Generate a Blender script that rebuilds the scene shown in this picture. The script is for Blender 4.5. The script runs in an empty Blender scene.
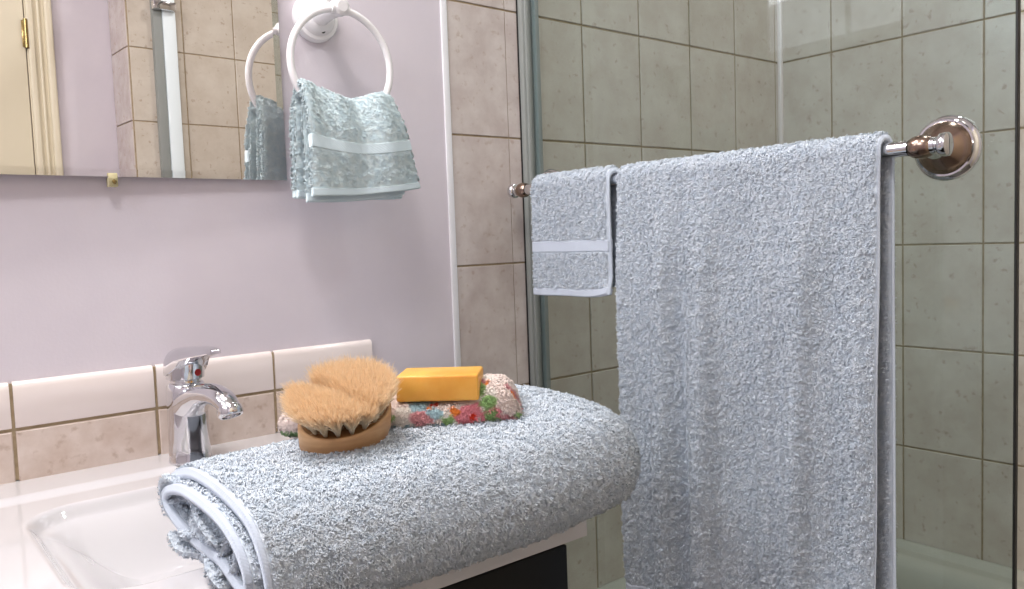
import bpy, bmesh, math
import numpy as np
from mathutils import Vector, Matrix
PI = math.pi
rng = np.random.default_rng(7)
scn = bpy.context.scene
col = scn.collection
H0 = 1.47            # height of the reference tile row above the floor

# ------------------------------------------------------------------ materials
def new_mat(name):
    m = bpy.data.materials.new(name); m.use_nodes = True
    nt = m.node_tree
    return m, nt, nt.nodes['Principled BSDF']

def s2l(c):
    return tuple((x/12.92 if x <= .04045 else ((x+.055)/1.055)**2.4) for x in c) + (1,)

def simple(name, rgb, rough=.5, metal=0, spec=.5, coat=0, sheen=0, sss=0):
    m, nt, b = new_mat(name)
    b.inputs['Base Color'].default_value = s2l(rgb)
    b.inputs['Roughness'].default_value = rough
    b.inputs['Metallic'].default_value = metal
    b.inputs['Specular IOR Level'].default_value = spec
    b.inputs['Coat Weight'].default_value = coat
    if sheen:
        b.inputs['Sheen Weight'].default_value = sheen
        b.inputs['Sheen Roughness'].default_value = .5
    if sss:
        b.inputs['Subsurface Weight'].default_value = sss
        b.inputs['Subsurface Radius'].default_value = (.02, .012, .005)
        b.inputs['Subsurface Scale'].default_value = .5
    return m

def noise_mat(name, c1, c2, scale=20, detail=4, rough=.5, lo=.35, hi=.65, bump=0, bscale=200, spec=.5, coat=0, stretch=None, sheen=0, metal=0, third=None):
    m, nt, b = new_mat(name)
    tc = nt.nodes.new('ShaderNodeTexCoord'); mp = nt.nodes.new('ShaderNodeMapping')
    nt.links.new(tc.outputs['Object'], mp.inputs['Vector'])
    if stretch: mp.inputs['Scale'].default_value = stretch
    n = nt.nodes.new('ShaderNodeTexNoise'); n.inputs['Scale'].default_value = scale; n.inputs['Detail'].default_value = detail
    n.inputs['Roughness'].default_value = .6
    nt.links.new(mp.outputs[0], n.inputs['Vector'])
    r = nt.nodes.new('ShaderNodeValToRGB'); r.color_ramp.elements[0].position = lo; r.color_ramp.elements[1].position = hi
    r.color_ramp.elements[0].color = s2l(c1); r.color_ramp.elements[1].color = s2l(c2)
    nt.links.new(n.outputs[0], r.inputs[0])
    out = r.outputs[0]
    if third:      # small specks
        n3 = nt.nodes.new('ShaderNodeTexNoise'); n3.inputs['Scale'].default_value = third[1]; n3.inputs['Detail'].default_value = 3
        nt.links.new(mp.outputs[0], n3.inputs['Vector'])
        r3 = nt.nodes.new('ShaderNodeValToRGB'); r3.color_ramp.elements[0].position = third[2]; r3.color_ramp.elements[1].position = third[2]+.12
        r3.color_ramp.elements[0].color = (0,0,0,1); r3.color_ramp.elements[1].color = (third[3],)*3+(1,)
        nt.links.new(n3.outputs[0], r3.inputs[0])
        mx = nt.nodes.new('ShaderNodeMix'); mx.data_type = 'RGBA'
        nt.links.new(r3.outputs[0], mx.inputs['Factor']); nt.links.new(out, mx.inputs[6]); mx.inputs[7].default_value = s2l(third[0])
        out = mx.outputs[2]
    nt.links.new(out, b.inputs['Base Color'])
    b.inputs['Roughness'].default_value = rough; b.inputs['Specular IOR Level'].default_value = spec
    b.inputs['Coat Weight'].default_value = coat; b.inputs['Metallic'].default_value = metal
    if sheen:
        b.inputs['Sheen Weight'].default_value = sheen; b.inputs['Sheen Roughness'].default_value = .4
    if bump:
        n2 = nt.nodes.new('ShaderNodeTexNoise'); n2.inputs['Scale'].default_value = bscale; n2.inputs['Detail'].default_value = 3
        nt.links.new(tc.outputs['Object'], n2.inputs['Vector'])
        bp = nt.nodes.new('ShaderNodeBump'); bp.inputs['Strength'].default_value = bump; bp.inputs['Distance'].default_value = .002
        nt.links.new(n2.outputs[0], bp.inputs['Height']); nt.links.new(bp.outputs[0], b.inputs['Normal'])
    return m

def attr_mat(name, rough=.9, sheen=.2, strength=1):
    m, nt, b = new_mat(name)
    a = nt.nodes.new('ShaderNodeVertexColor'); a.layer_name = 'Col'
    nt.links.new(a.outputs[0], b.inputs['Base Color'])
    b.inputs['Roughness'].default_value = rough; b.inputs['Sheen Weight'].default_value = sheen
    b.inputs['Specular IOR Level'].default_value = .2
    return m

def glass_mat(name, tint):
    m = bpy.data.materials.new(name); m.use_nodes = True; nt = m.node_tree; nt.nodes.clear()
    o = nt.nodes.new('ShaderNodeOutputMaterial'); t = nt.nodes.new('ShaderNodeBsdfTransparent'); g = nt.nodes.new('ShaderNodeBsdfGlossy')
    t.inputs[0].default_value = tint; g.inputs['Roughness'].default_value = .02
    f = nt.nodes.new('ShaderNodeFresnel'); f.inputs[0].default_value = 1.5
    ge = nt.nodes.new('ShaderNodeNewGeometry'); inv = nt.nodes.new('ShaderNodeMath'); inv.operation = 'SUBTRACT'; inv.inputs[0].default_value = 1
    mu = nt.nodes.new('ShaderNodeMath'); mu.operation = 'MULTIPLY'
    nt.links.new(ge.outputs['Backfacing'], inv.inputs[1]); nt.links.new(inv.outputs[0], mu.inputs[0]); nt.links.new(f.outputs[0], mu.inputs[1])
    x = nt.nodes.new('ShaderNodeMixShader'); nt.links.new(mu.outputs[0], x.inputs[0])
    nt.links.new(t.outputs[0], x.inputs[1]); nt.links.new(g.outputs[0], x.inputs[2]); nt.links.new(x.outputs[0], o.inputs[0])
    return m

M = {}
M['paint'] = noise_mat('lavender_paint', (.825,.795,.83), (.85,.82,.85), scale=6, rough=.5, bump=.08, bscale=260, spec=.35)
M['ceiling'] = simple('ceiling_paint', (.90,.88,.88), .8)
M['tile'] = noise_mat('mottled_beige_tile', (.79,.745,.695), (.84,.805,.76), scale=16, detail=6, rough=.22, lo=.35, hi=.66, spec=.5, third=((.63,.54,.47), 75, .62, .5))
M['tile_back'] = noise_mat('mottled_grey_pink_tile', (.755,.705,.69), (.82,.785,.77), scale=22, detail=6, rough=.25, lo=.35, hi=.66, spec=.5, third=((.67,.58,.52), 80, .60, .5))
M['tile_splash'] = noise_mat('mottled_peach_tile', (.77,.69,.64), (.85,.79,.755), scale=22, detail=6, rough=.25, lo=.35, hi=.66, spec=.5, third=((.66,.56,.49), 80, .60, .5))
M['tile_white'] = simple('glossy_white_tile', (.93,.885,.87), .12, coat=.3)
M['grout'] = noise_mat('tan_grout', (.60,.53,.42), (.68,.61,.50), scale=80, rough=.9)
M['caulk'] = simple('white_caulk', (.93,.93,.95), .35)
M['ceramic'] = simple('glossy_ceramic', (.80,.79,.80), .09, coat=.5)
M['tub'] = simple('tub_enamel', (.74,.73,.68), .12, coat=.4)
M['chrome'] = simple('chrome', (.86,.86,.87), .06, 1)
M['nickel'] = simple('brushed_nickel', (.66,.59,.54), .2, 1)
M['bronze'] = simple('satin_bronze_nickel', (.60,.52,.47), .22, 1)
M['alum'] = simple('grey_aluminium', (.57,.585,.575), .5, 0, .4)
M['jamb_gleam'] = simple('jamb_reflection_tone', (.93,.97,.99), .35)  # light reflected off the far jamb, put into the base colour
M['gasket'] = simple('dark_gasket', (.08,.08,.07), .5)
M['black'] = simple('black_laminate', (.025,.022,.022), .35, spec=.25)
M['white_plastic'] = simple('white_plastic', (.94,.93,.94), .25)
M['dark'] = simple('dark_hole', (.03,.03,.03), .6)
M['brass'] = simple('brass', (.60,.53,.36), .25, 1)
M['cream'] = simple('cream_door_paint', (.87,.83,.74), .4)
M['mirror'] = simple('silvered_mirror', (.92,.91,.90), .0, 1)
M['glass'] = glass_mat('green_tinted_glass', (.83,.885,.895,1))
M['edgeglass'] = simple('green_glass_edge', (.10,.15,.12), .15)
M['bar_glass_red'] = simple('red_dot', (.62,.05,.07), .3)
M['floor'] = noise_mat('floor_tile', (.30,.27,.25), (.36,.33,.30), scale=9, rough=.4)
M['lampglass'] = None
M['terry'] = noise_mat('pale_blue_terry', (.82,.865,.915), (.89,.92,.955), scale=120, detail=3, rough=.95, spec=.1, sheen=.25)
M['terry2'] = noise_mat('pale_aqua_terry', (.87,.95,.98), (.93,.985,.998), scale=120, detail=3, rough=.95, spec=.1, sheen=.25)
def weave(name, c):
    m, nt, b = new_mat(name)
    tc = nt.nodes.new('ShaderNodeTexCoord'); w = nt.nodes.new('ShaderNodeTexWave'); w.inputs['Scale'].default_value = 170
    w.bands_direction = 'DIAGONAL'
    nt.links.new(tc.outputs['Object'], w.inputs['Vector'])
    bp = nt.nodes.new('ShaderNodeBump'); bp.inputs['Strength'].default_value = .2; bp.inputs['Distance'].default_value = .0006
    nt.links.new(w.outputs[0], bp.inputs['Height']); nt.links.new(bp.outputs[0], b.inputs['Normal'])
    b.inputs['Base Color'].default_value = s2l(c); b.inputs['Roughness'].default_value = .7; b.inputs['Specular IOR Level'].default_value = .25
    b.inputs['Sheen Weight'].default_value = .15
    return m
M['hem'] = weave('woven_hem_cotton', (.755,.79,.845))
M['hem2'] = weave('woven_hem_aqua', (.78,.84,.865))
M['wood'] = noise_mat('beech_wood', (.70,.53,.37), (.80,.64,.47), scale=8, detail=5, rough=.45, stretch=(1,1,9), spec=.35)
M['wood_top'] = noise_mat('dark_beech_end', (.50,.34,.19), (.60,.42,.25), scale=30, rough=.6)
M['soap'] = noise_mat('honey_yellow_soap', (.86,.61,.25), (.91,.69,.33), scale=22, rough=.42, spec=.4)
M['soap'].node_tree.nodes['Principled BSDF'].inputs['Subsurface Weight'].default_value = .35
M['soap'].node_tree.nodes['Principled BSDF'].inputs['Subsurface Radius'].default_value = (.02,.012,.003)
M['soap'].node_tree.nodes['Principled BSDF'].inputs['Subsurface Scale'].default_value = .4
M['floral'] = attr_mat('floral_terry')
M['bristle'] = attr_mat('natural_bristle', .6, .1)

def soften(m, amt):
    nt = m.node_tree; b = nt.nodes['Principled BSDF']; o = nt.nodes['Material Output']
    t = nt.nodes.new('ShaderNodeBsdfTranslucent'); x = nt.nodes.new('ShaderNodeMixShader'); x.inputs[0].default_value = amt
    l = b.inputs['Base Color'].links
    if l: nt.links.new(l[0].from_socket, t.inputs[0])
    else: t.inputs[0].default_value = b.inputs['Base Color'].default_value
    nt.links.new(b.outputs[0], x.inputs[1]); nt.links.new(t.outputs[0], x.inputs[2]); nt.links.new(x.outputs[0], o.inputs[0])
def pile_shading(m, w):
    nt = m.node_tree; b = nt.nodes['Principled BSDF']
    a = nt.nodes.new('ShaderNodeAttribute'); a.attribute_name = 'pile_normal'; g = nt.nodes.new('ShaderNodeNewGeometry')
    x = nt.nodes.new('ShaderNodeMix'); x.data_type = 'VECTOR'; x.inputs['Factor'].default_value = w
    nz = nt.nodes.new('ShaderNodeVectorMath'); nz.operation = 'NORMALIZE'
    nt.links.new(g.outputs['Normal'], x.inputs[4]); nt.links.new(a.outputs['Vector'], x.inputs[5]); nt.links.new(x.outputs[1], nz.inputs[0])
    nt.links.new(nz.outputs[0], b.inputs['Normal'])
soften(M['bristle'], .4)
for k_ in ('terry','terry2','floral'): soften(M[k_], .12); pile_shading(M[k_], {'terry':.5,'terry2':.9,'floral':.7}[k_])
# ------------------------------------------------------------------ object helpers
def tag(o, label=None, cat=None, group=None, kind=None):
    if label: o['label'] = label
    if cat: o['category'] = cat
    if group: o['group'] = group
    if kind: o['kind'] = kind
    return o
def empty(name, loc, rz=0):
    o = bpy.data.objects.new(name, None); col.objects.link(o); o.location = loc; o.rotation_euler = (0,0,rz)
    o.empty_display_size = .05
    return o
def link(name, me, mat, parent=None, smooth=True):
    if mat: me.materials.append(mat)
    if smooth:
        me.polygons.foreach_set('use_smooth', [True]*len(me.polygons))
    o = bpy.data.objects.new(name, me); col.objects.link(o)
    if parent: 
        o.parent = parent
        mw = Matrix.Translation(parent_loc(parent)) @ Matrix.Rotation(parent_rz(parent), 4, 'Z')
        o.matrix_parent_inverse = mw.inverted() if not o_is_local(parent) else Matrix()
    return o
LOCAL = set()
def o_is_local(p): return p.name in LOCAL
def parent_loc(p):
    q = Vector((0,0,0))
    while p: q += Vector(p.location); p = p.parent
    return q
def parent_rz(p):
    a = 0
    while p: a += p.rotation_euler[2]; p = p.parent
    return a
def from_bm(name, bm, mat, parent=None, smooth=True, angle=None):
    bmesh.ops.recalc_face_normals(bm, faces=bm.faces)
    me = bpy.data.meshes.new(name); bm.to_mesh(me); bm.free()
    o = link(name, me, mat, parent, smooth)
    if smooth and angle is not None:
        me.set_sharp_from_angle(angle=math.radians(angle))
    return o
def box_bm(bm, lo, hi, bev=0, seg=2):
    r = bmesh.ops.create_cube(bm, size=1)
    vs = r['verts']; c = [(a+b)/2 for a,b in zip(lo,hi)]; s = [abs(b-a) for a,b in zip(lo,hi)]
    bmesh.ops.scale(bm, vec=s, verts=vs); bmesh.ops.translate(bm, vec=c, verts=vs)
    if bev:
        es = list({e for v in vs for e in v.link_edges})
        bmesh.ops.bevel(bm, geom=es, offset=bev, segments=seg, profile=.5, affect='EDGES')
def box(name, lo, hi, mat, parent=None, bev=0, seg=2, smooth=True):
    bm = bmesh.new(); box_bm(bm, lo, hi, bev, seg)
    return from_bm(name, bm, mat, parent, smooth and bev > 0, 40)
def ring_loft(name, rings, mat, parent=None, cap=True, closed=False, angle=45):
    """rings: list of lists of points (same count); skin them"""
    bm = bmesh.new(); vr = [[bm.verts.new(p) for p in r] for r in rings]
    n = len(vr[0]); m = len(vr)
    for i in range(m if closed else m-1):
        a, b = vr[i], vr[(i+1) % m]
        for j in range(n): bm.faces.new((a[j], a[(j+1)%n], b[(j+1)%n], b[j]))
    if cap and not closed:
        bm.faces.new(vr[0][::-1]); bm.faces.new(vr[-1])
    return from_bm(name, bm, mat, parent, True, angle)
def circle_pts(c, ax, r, n=32, r2=None):
    ax = Vector(ax).normalized(); t = Vector((0,0,1)) if abs(ax.z) < .9 else Vector((0,1,0))
    u = ax.cross(t).normalized(); v = u.cross(ax).normalized(); r2 = r2 or r
    return [Vector(c)+u*(r*math.cos(2*PI*k/n))+v*(r2*math.sin(2*PI*k/n)) for k in range(n)]
def lathe(name, base, ax, prof, mat, parent=None, n=40, angle=35):
    """prof: list of (distance along axis, radius)"""
    ax = Vector(ax).normalized(); base = Vector(base)
    return ring_loft(name, [circle_pts(base+ax*d, ax, max(r, 1e-5), n) for d, r in prof], mat, parent, angle=angle)

# ------------------------------------------------------------------ tile walls as real tiles over a grout bed
TW, TH = .15, .2059
def tile_field(name, org, ux, uy, nrm, us, zs, tm, parent=None, gap=.003, depth=.006, bev=.0012, gapu=None):
    """tiles between the sorted edge positions us (along ux) and zs (along uy), raised from a grout sheet at org"""
    org, ux, uy, nrm = map(Vector, (org, ux, uy, nrm))
    bm = bmesh.new()
    for a, b in zip(us[:-1], us[1:]):
        for c, d in zip(zs[:-1], zs[1:]):
            g = gap/2
            if b-a < .012 or d-c < .012: continue
            gu = g if gapu is None else gapu/2; x0, x1, y0, y1 = a+gu, b-gu, c+g, d-g
            lo = [org+ux*x+uy*y for x,y in ((x0,y0),(x1,y0),(x1,y1),(x0,y1))]
            e = bev
            mid = [p+nrm*(depth-e) for p in lo]
            hi = [org+ux*x+uy*y+nrm*depth for x,y in ((x0+e,y0+e),(x1-e,y0+e),(x1-e,y1-e),(x0+e,y1-e))]
            vs = [[bm.verts.new(p) for p in q] for q in (lo, mid, hi)]
            for q, w in ((0,1),(1,2)):
                for k in range(4): bm.faces.new((vs[q][k], vs[q][(k+1)%4], vs[w][(k+1)%4], vs[w][k]))
            bm.faces.new(vs[2])
    o = from_bm(name, bm, tm, parent, False)
    return o
def grout_bed(name, org, ux, uy, nrm, u0, u1, z0, z1, th, front, parent=None):
    org, ux, uy, nrm = map(Vector, (org, ux, uy, nrm))
    bm = bmesh.new()
    P = [org+ux*x+uy*y for x,y in ((u0,z0),(u1,z0),(u1,z1),(u0,z1))]
    vs = [bm.verts.new(p-nrm*th) for p in P]+[bm.verts.new(p+nrm*front) for p in P]
    bm.faces.new(vs[:4][::-1]); bm.faces.new(vs[4:])
    for k in range(4): bm.faces.new((vs[k], vs[(k+1)%4], vs[4+(k+1)%4], vs[4+k]))
    return from_bm(name, bm, M['grout'], parent, False)
def edges(a, b, start, step):
    k0 = math.ceil((a-start)/step+1e-6); out = [a]; x = start+k0*step
    while x < b-1e-6: out.append(x); x += step
    return out+[b]

CEIL = 2.42
TUBZ = .4405
# painted wall with the mirror
tag(box('wall_back', (-1.0,0,0), (.729,.10,CEIL), M['paint']), kind='structure')
zs = edges(0, CEIL, H0-10*TH, TH)
# tiled continuation of the same wall (outside the door and inside the shower)
w = grout_bed('wall_back_tiled', (0,0,0), (1,0,0), (0,0,1), (0,-1,0), .731, 1.75, 0, CEIL, .1, -.0006)
w2 = tile_field('tiles', (0,0,0), (1,0,0), (0,0,1), (0,-1,0), [.734,.852,.880], zs, M['tile_back'], w, depth=.001, gapu=.0012, bev=.0006)
w2 = tile_field('tiles', (0,0,0), (1,0,0), (0,0,1), (0,-1,0), [.8805]+[1.0272+.15*k for k in range(-0,5)][0:5]+[1.645], zs, M['tile'], w, depth=.001)
tag(w, kind='structure')
tag(box('trim_1', (.7255,-.0028,0), (.7365,.002,CEIL), M['caulk'], bev=.001), kind='structure')
# long back wall of the shower
w = grout_bed('wall_right', (1.645,0,0), (0,-1,0), (0,0,1), (-1,0,0), -.0, 1.75, 0, CEIL, .1, -.0006)
tile_field('tiles', (1.645,0,0), (0,-1,0), (0,0,1), (-1,0,0), edges(0, 1.45, .124, TW), zs, M['tile'], w, depth=.001)
tag(w, kind='structure')
tag(box('trim_2', (1.636,-.010,TUBZ), (1.646,.001,CEIL), M['tile_white'], bev=.003), kind='structure')
# opposite end of the shower, its stub end and its outer strip
EY = -1.42
w = grout_bed('wall_front_tiled', (0,EY,0), (1,0,0), (0,0,1), (0,1,0), .722, 1.70, 0, CEIL, .143, -.0006)
tile_field('tiles', (0,EY,0), (1,0,0), (0,0,1), (0,1,0), [.724,.812]+[.877+.154*k for k in range(0,5)]+[1.645], zs, M['tile'], w, depth=.001)
tile_field('tiles', (.722,EY,0), (0,-1,0), (0,0,1), (-1,0,0), [0,.143], zs, M['tile_back'], w, depth=.003)
tag(w, kind='structure')
DY = -1.565
tag(box('wall_front', (-1.0,DY-.1,0), (.724,DY,CEIL), M['paint']), kind='structure')
tag(box('wall_left', (-1.0,DY-.1,0), (-.9,.1,CEIL), M['paint']), kind='structure')
tag(box('floor', (-1.0,DY-.1,-.1), (1.745,.1,0), M['floor']), kind='structure')
tag(box('ceiling', (-1.0,DY-.1,CEIL), (1.745,.1,CEIL+.1), M['ceiling']), kind='structure')

# door with panelled casing on the wall behind the camera
d = tag(empty('door_1', (0,DY,0)), kind='structure')
bm = bmesh.new(); box_bm(bm, (-.28,DY+.001,.01), (.497,DY+.014,2.03), .002)
from_bm('door_panel', bm, M['cream'], d, True, 40)
bm = bmesh.new()
box_bm(bm, (.500,DY,0), (.566,DY+.012,2.09), .002)
box_bm(bm, (.502,DY,0), (.520,DY+.022,2.09), .005, 3)
box_bm(bm, (.528,DY,0), (.537,DY+.018,2.09), .004, 3)
box_bm(bm, (.546,DY,0), (.566,DY+.026,2.09), .006, 3)
box_bm(bm, (-.34,DY,2.035), (.566,DY+.024,2.10), .004, 3)
from_bm('door_casing', bm, M['cream'], d, True, 40)
bm = bmesh.new()
for zc in (.25, 1.705):
    box_bm(bm, (.490,DY+.012,zc-.036), (.507,DY+.0165,zc+.036), .0005)
    r = bmesh.ops.create_cone(bm, cap_ends=True, segments=16, radius1=.0055, radius2=.0055, depth=.078)
    bmesh.ops.translate(bm, vec=(.4985,DY+.021,zc), verts=r['verts'])
from_bm('hinge', bm, M['brass'], d, True, 40)

# ------------------------------------------------------------------ backsplash
BX0, BX1 = -.024, .5776
w = grout_bed('trim_3', (0,0,0), (1,0,0), (0,0,1), (0,-1,0), -.02, BX1-.002, .851, .9585, -.0005, .0055)
xs = [-.024,.126,.2765,.427,.5776]
tile_field('tiles', (0,-.001,0), (1,0,0), (0,0,1), (0,-1,0), xs, [.80,.9073], M['tile_splash'], w, depth=.007, gap=.0036)
bm = bmesh.new()
for a, b in zip(xs[:-1], xs[1:]):      # bullnose cap tiles with a rounded top
    prof = [(-.0005,.9093),(-.0075,.9093),(-.0085,.9105),(-.0085,.9525),(-.0078,.9560),(-.0062,.9588),(-.0035,.9602),(-.0005,.9604)]
    rs = [[bm.verts.new((x, y, z)) for y, z in prof] for x in (a+.0018, b-.0018)]
    n = len(prof)
    for k in range(n): bm.faces.new((rs[0][k], rs[0][(k+1)%n], rs[1][(k+1)%n], rs[1][k]))
    bm.faces.new(rs[0]); bm.faces.new(rs[1][::-1])
o = from_bm('cap_tiles', bm, M['tile_white'], w, True, 50)
tag(w, kind='structure')

# ------------------------------------------------------------------ mirror
MX1, MZ0, MZ1, ML = .459, 1.1872, 1.95, .85
ma = math.radians(1.6)
mir = empty('bathroom_mirror', (MX1, -.006, 0), 0); mir.rotation_euler = (0,0,ma)
LOCAL.add(mir.name)
tag(mir, 'large frameless wall mirror hanging left of the white towel ring', 'mirror')
bm = bmesh.new(); t = .0045; bv = .009
# local: x from -ML..0, face at -t toward -y, back at y=0
F = [(-ML,MZ0),(0,MZ0),(0,MZ1),(-ML,MZ1)]; G = [(-ML+bv,MZ0+bv),(-bv,MZ0+bv),(-bv,MZ1-bv),(-ML+bv,MZ1-bv)]
b0 = [bm.verts.new((x,0,z)) for x,z in F]; b1 = [bm.verts.new((x,-t+.0007,z)) for x,z in F]; b2 = [bm.verts.new((x,-t,z)) for x,z in G]
for k in range(4):
    bm.faces.new((b0[k],b0[(k+1)%4],b1[(k+1)%4],b1[k])); bm.faces.new((b1[k],b1[(k+1)%4],b2[(k+1)%4],b2[k]))
bm.faces.new(b2); bm.faces.new(b0[::-1])
from_bm('mirror_glass', bm, M['mirror'], mir, False)
bm = bmesh.new(); cx = -.217
box_bm(bm, (cx-.005,-t-.003,MZ0-.012), (cx+.005,-t-.0005,MZ0+.004), .001)
box_bm(bm, (cx-.005,-t-.003,MZ0-.012), (cx+.005,.004,MZ0-.0012), .001)
clip = from_bm('mirror_clip', bm, simple('clear_yellowed_plastic', (.82,.78,.62), .2), mir, True, 40)
scr = lathe('screw', (cx+.001,-t-.003,MZ0-.006), (0,-1,0), [(0,.0026),(.0009,.0024),(.0012,.0018)], M['brass'], None, 14)
scr.parent = clip

# ------------------------------------------------------------------ vanity cabinet and basin counter
cab = tag(empty('vanity_cabinet', (.28,-.215,0)), 'black vanity cabinet under the white basin counter', 'cabinet')
box('carcass', (.012,-.412,.0), (.560,-.012,.7765), M['black'], cab, .0015)
for a, b, hx in ((.012,.2845,.262),(.2875,.560,.31)):
    dr = box('door', (a,-.430,.06), (b,-.4135,.7765), M['black'], cab, .0015)
    hd = box('door_handle', (hx-.004,-.452,.60), (hx+.004,-.444,.70), M['nickel'], dr, .002)
    hd.matrix_parent_inverse = cab.matrix_basis.inverted() if False else dr.matrix_parent_inverse
CX1, CY1 = .583, -.4365
basin = tag(empty('basin_counter', (.29,-.22,.78)), 'white one-piece ceramic counter with sunken basin, on the black vanity', 'sink')
nx, ny = 260, 200
X = np.linspace(0,1,nx)*CX1; Y = np.linspace(0,1,ny)*CY1
XX, YY = np.meshgrid(X, Y, indexing='ij')
def sstep(a, b, x):
    t = np.clip((x-a)/(b-a), 0, 1); return t*t*(3-2*t)
def smooth_rect(X, Y, x0, x1, y0, y1, r):
    cx, cy = (x0+x1)/2, (y0+y1)/2
    dx = np.abs(X-cx)-(x1-x0)/2+r; dy = np.abs(Y-cy)-(y1-y0)/2+r
    return np.hypot(np.maximum(dx,0), np.maximum(dy,0))+np.minimum(np.maximum(dx,dy),0)-r
sd = smooth_rect(XX, YY, .112, .492, -.388, -.128, .05)
ZZ = .8448+.005*sstep(-.088,-.070,YY)-.012*sstep(.004,-.010,sd)-.052*sstep(-.002,-.085,sd)
edge = np.minimum(CX1-XX, YY-CY1)
rr = .009; e2 = np.clip(edge, 0, rr)
ZZ = ZZ-(rr-np.sqrt(np.maximum(rr**2-(rr-e2)**2, 0)))
bm = bmesh.new()
gv = [[bm.verts.new((XX[i,j],YY[i,j],ZZ[i,j])) for j in range(ny)] for i in range(nx)]
for i in range(nx-1):
    for j in range(ny-1): bm.faces.new((gv[i][j],gv[i][j+1],gv[i+1][j+1],gv[i+1][j]))
loop = [gv[i][0] for i in range(nx)]+[gv[nx-1][j] for j in range(1,ny)]+[gv[i][ny-1] for i in range(nx-2,-1,-1)]+[gv[0][j] for j in range(ny-2,0,-1)]
low = [bm.verts.new((v.co.x, v.co.y, .782)) for v in loop]
L = len(loop)
for k in range(L): bm.faces.new((loop[k],loop[(k+1)%L],low[(k+1)%L],low[k]))
low2 = [bm.verts.new((v.co.x*.97+.01, v.co.y*.96-.006, .777)) for v in loop]
for k in range(L): bm.faces.new((low[k],low[(k+1)%L],low2[(k+1)%L],low2[k]))
from_bm('counter', bm, M['ceramic'], basin, True, 60)
lathe('drain', (.302,-.255,.7795), (0,0,1), [(0,.02),(.0035,.0225),(.0045,.020),(.005,.008)], M['chrome'], basin)

# ------------------------------------------------------------------ faucet
fx, fy, fz = .296, -.062, .8500
fau = tag(empty('basin_mixer_tap', (fx,fy,fz)), 'chrome single-lever mixer tap with red dot, behind the basin', 'faucet')
def ell(cx, cy, z, rx, ry, n=40, sh=0):
    return [Vector((cx+rx*math.cos(2*PI*k/n), cy+ry*math.sin(2*PI*k/n), z+sh*math.sin(2*PI*k/n))) for k in range(n)]
rs = [ell(fx,fy,fz+z,r,r*1.02) for z,r in ((0,.0240),(.002,.0242),(.004,.0236),(.02,.0230),(.06,.0226),(.086,.0224),(.091,.0212),(.0940,.0190),(.0945,.0175),(.099,.0170))]
ring_loft('tap_body', rs, M['chrome'], fau, angle=40)
dirv = Vector((.016,-.14,0)).normalized()
secs = []; side = Vector((-dirv.y, dirv.x, 0))
for s, z, rw, rh, tilt in ((-.004,.062,.0220,.026,6),(.010,.068,.0212,.0215,10),(.026,.0765,.0190,.0155,12),(.045,.0835,.0170,.0130,8),(.062,.0865,.0155,.0120,-2),(.078,.0865,.0145,.0115,-14),(.092,.0840,.0135,.0112,-32),(.1005,.0803,.0128,.0112,-50),(.1050,.0770,.0122,.0110,-60),(.1065,.0750,.0120,.0110,-64)):
    c = Vector((fx,fy,fz+z))+dirv*s; a = math.radians(tilt)
    f = dirv*math.cos(a)+Vector((0,0,1))*math.sin(a); up = f.cross(side)*-1
    n = 32
    secs.append([c+side*(rw*math.cos(2*PI*k/n))+up*(rh*math.sin(2*PI*k/n)) for k in range(n)])
sp = ring_loft('spout', secs, M['chrome'], fau, angle=60)
a = math.radians(-64); f = dirv*math.cos(a)+Vector((0,0,1))*math.sin(a); c = Vector((fx,fy,fz+.0750))+dirv*.1067
aer = lathe('aerator', c-f*.002, f, [(0,.0122),(.002,.0134),(.009,.0134),(.011,.0122),(.011,.0100),(.008,.0098)], M['chrome'], fau)
# cartridge housing and lever
lathe('lever_housing', (fx,fy,fz+.097), (0,0,1), [(0,.0180),(.002,.0212),(.012,.0218),(.024,.0218),(.028,.017)], M['chrome'], fau, 28)
# dome that runs out into a flat handle
rings = []
N = 36
for t in np.linspace(0, 1, 15):
    pts = []
    ph = t*PI/2*.99
    for k in range(N):
        th = 2*PI*k/N
        ca, sa = math.cos(th), math.sin(th)
        along = ca*.0245; acr = sa*.0235
        ext = max(ca, 0)**4*.066
        lift = max(ca,0)*.012
        rr_ = math.cos(ph)**.75
        p = Vector((fx,fy,fz+.113+.022*math.sin(ph)))+dirv*((along+ext)*rr_)+side*(acr*rr_*(1-.0*max(ca,0)))
        p.z += lift*(1-t)**1.0+max(ca,0)**2*.012*(1-t)
        pts.append(p)
    rings.append(pts)
bot = [p+Vector((0,0,-.0030 if (p-Vector((fx,fy,p.z))).length>.03 else -.009)) for p in rings[0]]
bot2 = [Vector((fx,fy,0))+(p-Vector((fx,fy,0)))*.0+Vector((0,0,0)) for p in bot]
inner = [Vector((fx+(p.x-fx)*.8, fy+(p.y-fy)*.8, p.z)) for p in bot]
lv = ring_loft('lever', [inner, bot]+rings, M['chrome'], fau, angle=50)
dt = lathe('temperature_mark', Vector((fx,fy,fz+.106))+(dirv*.96+side*.28).normalized()*.0200, dirv*.96+side*.28, [(0,.0045),(.0022,.0042),(.0028,.003)], M['bar_glass_red'], fau, 16)

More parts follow.
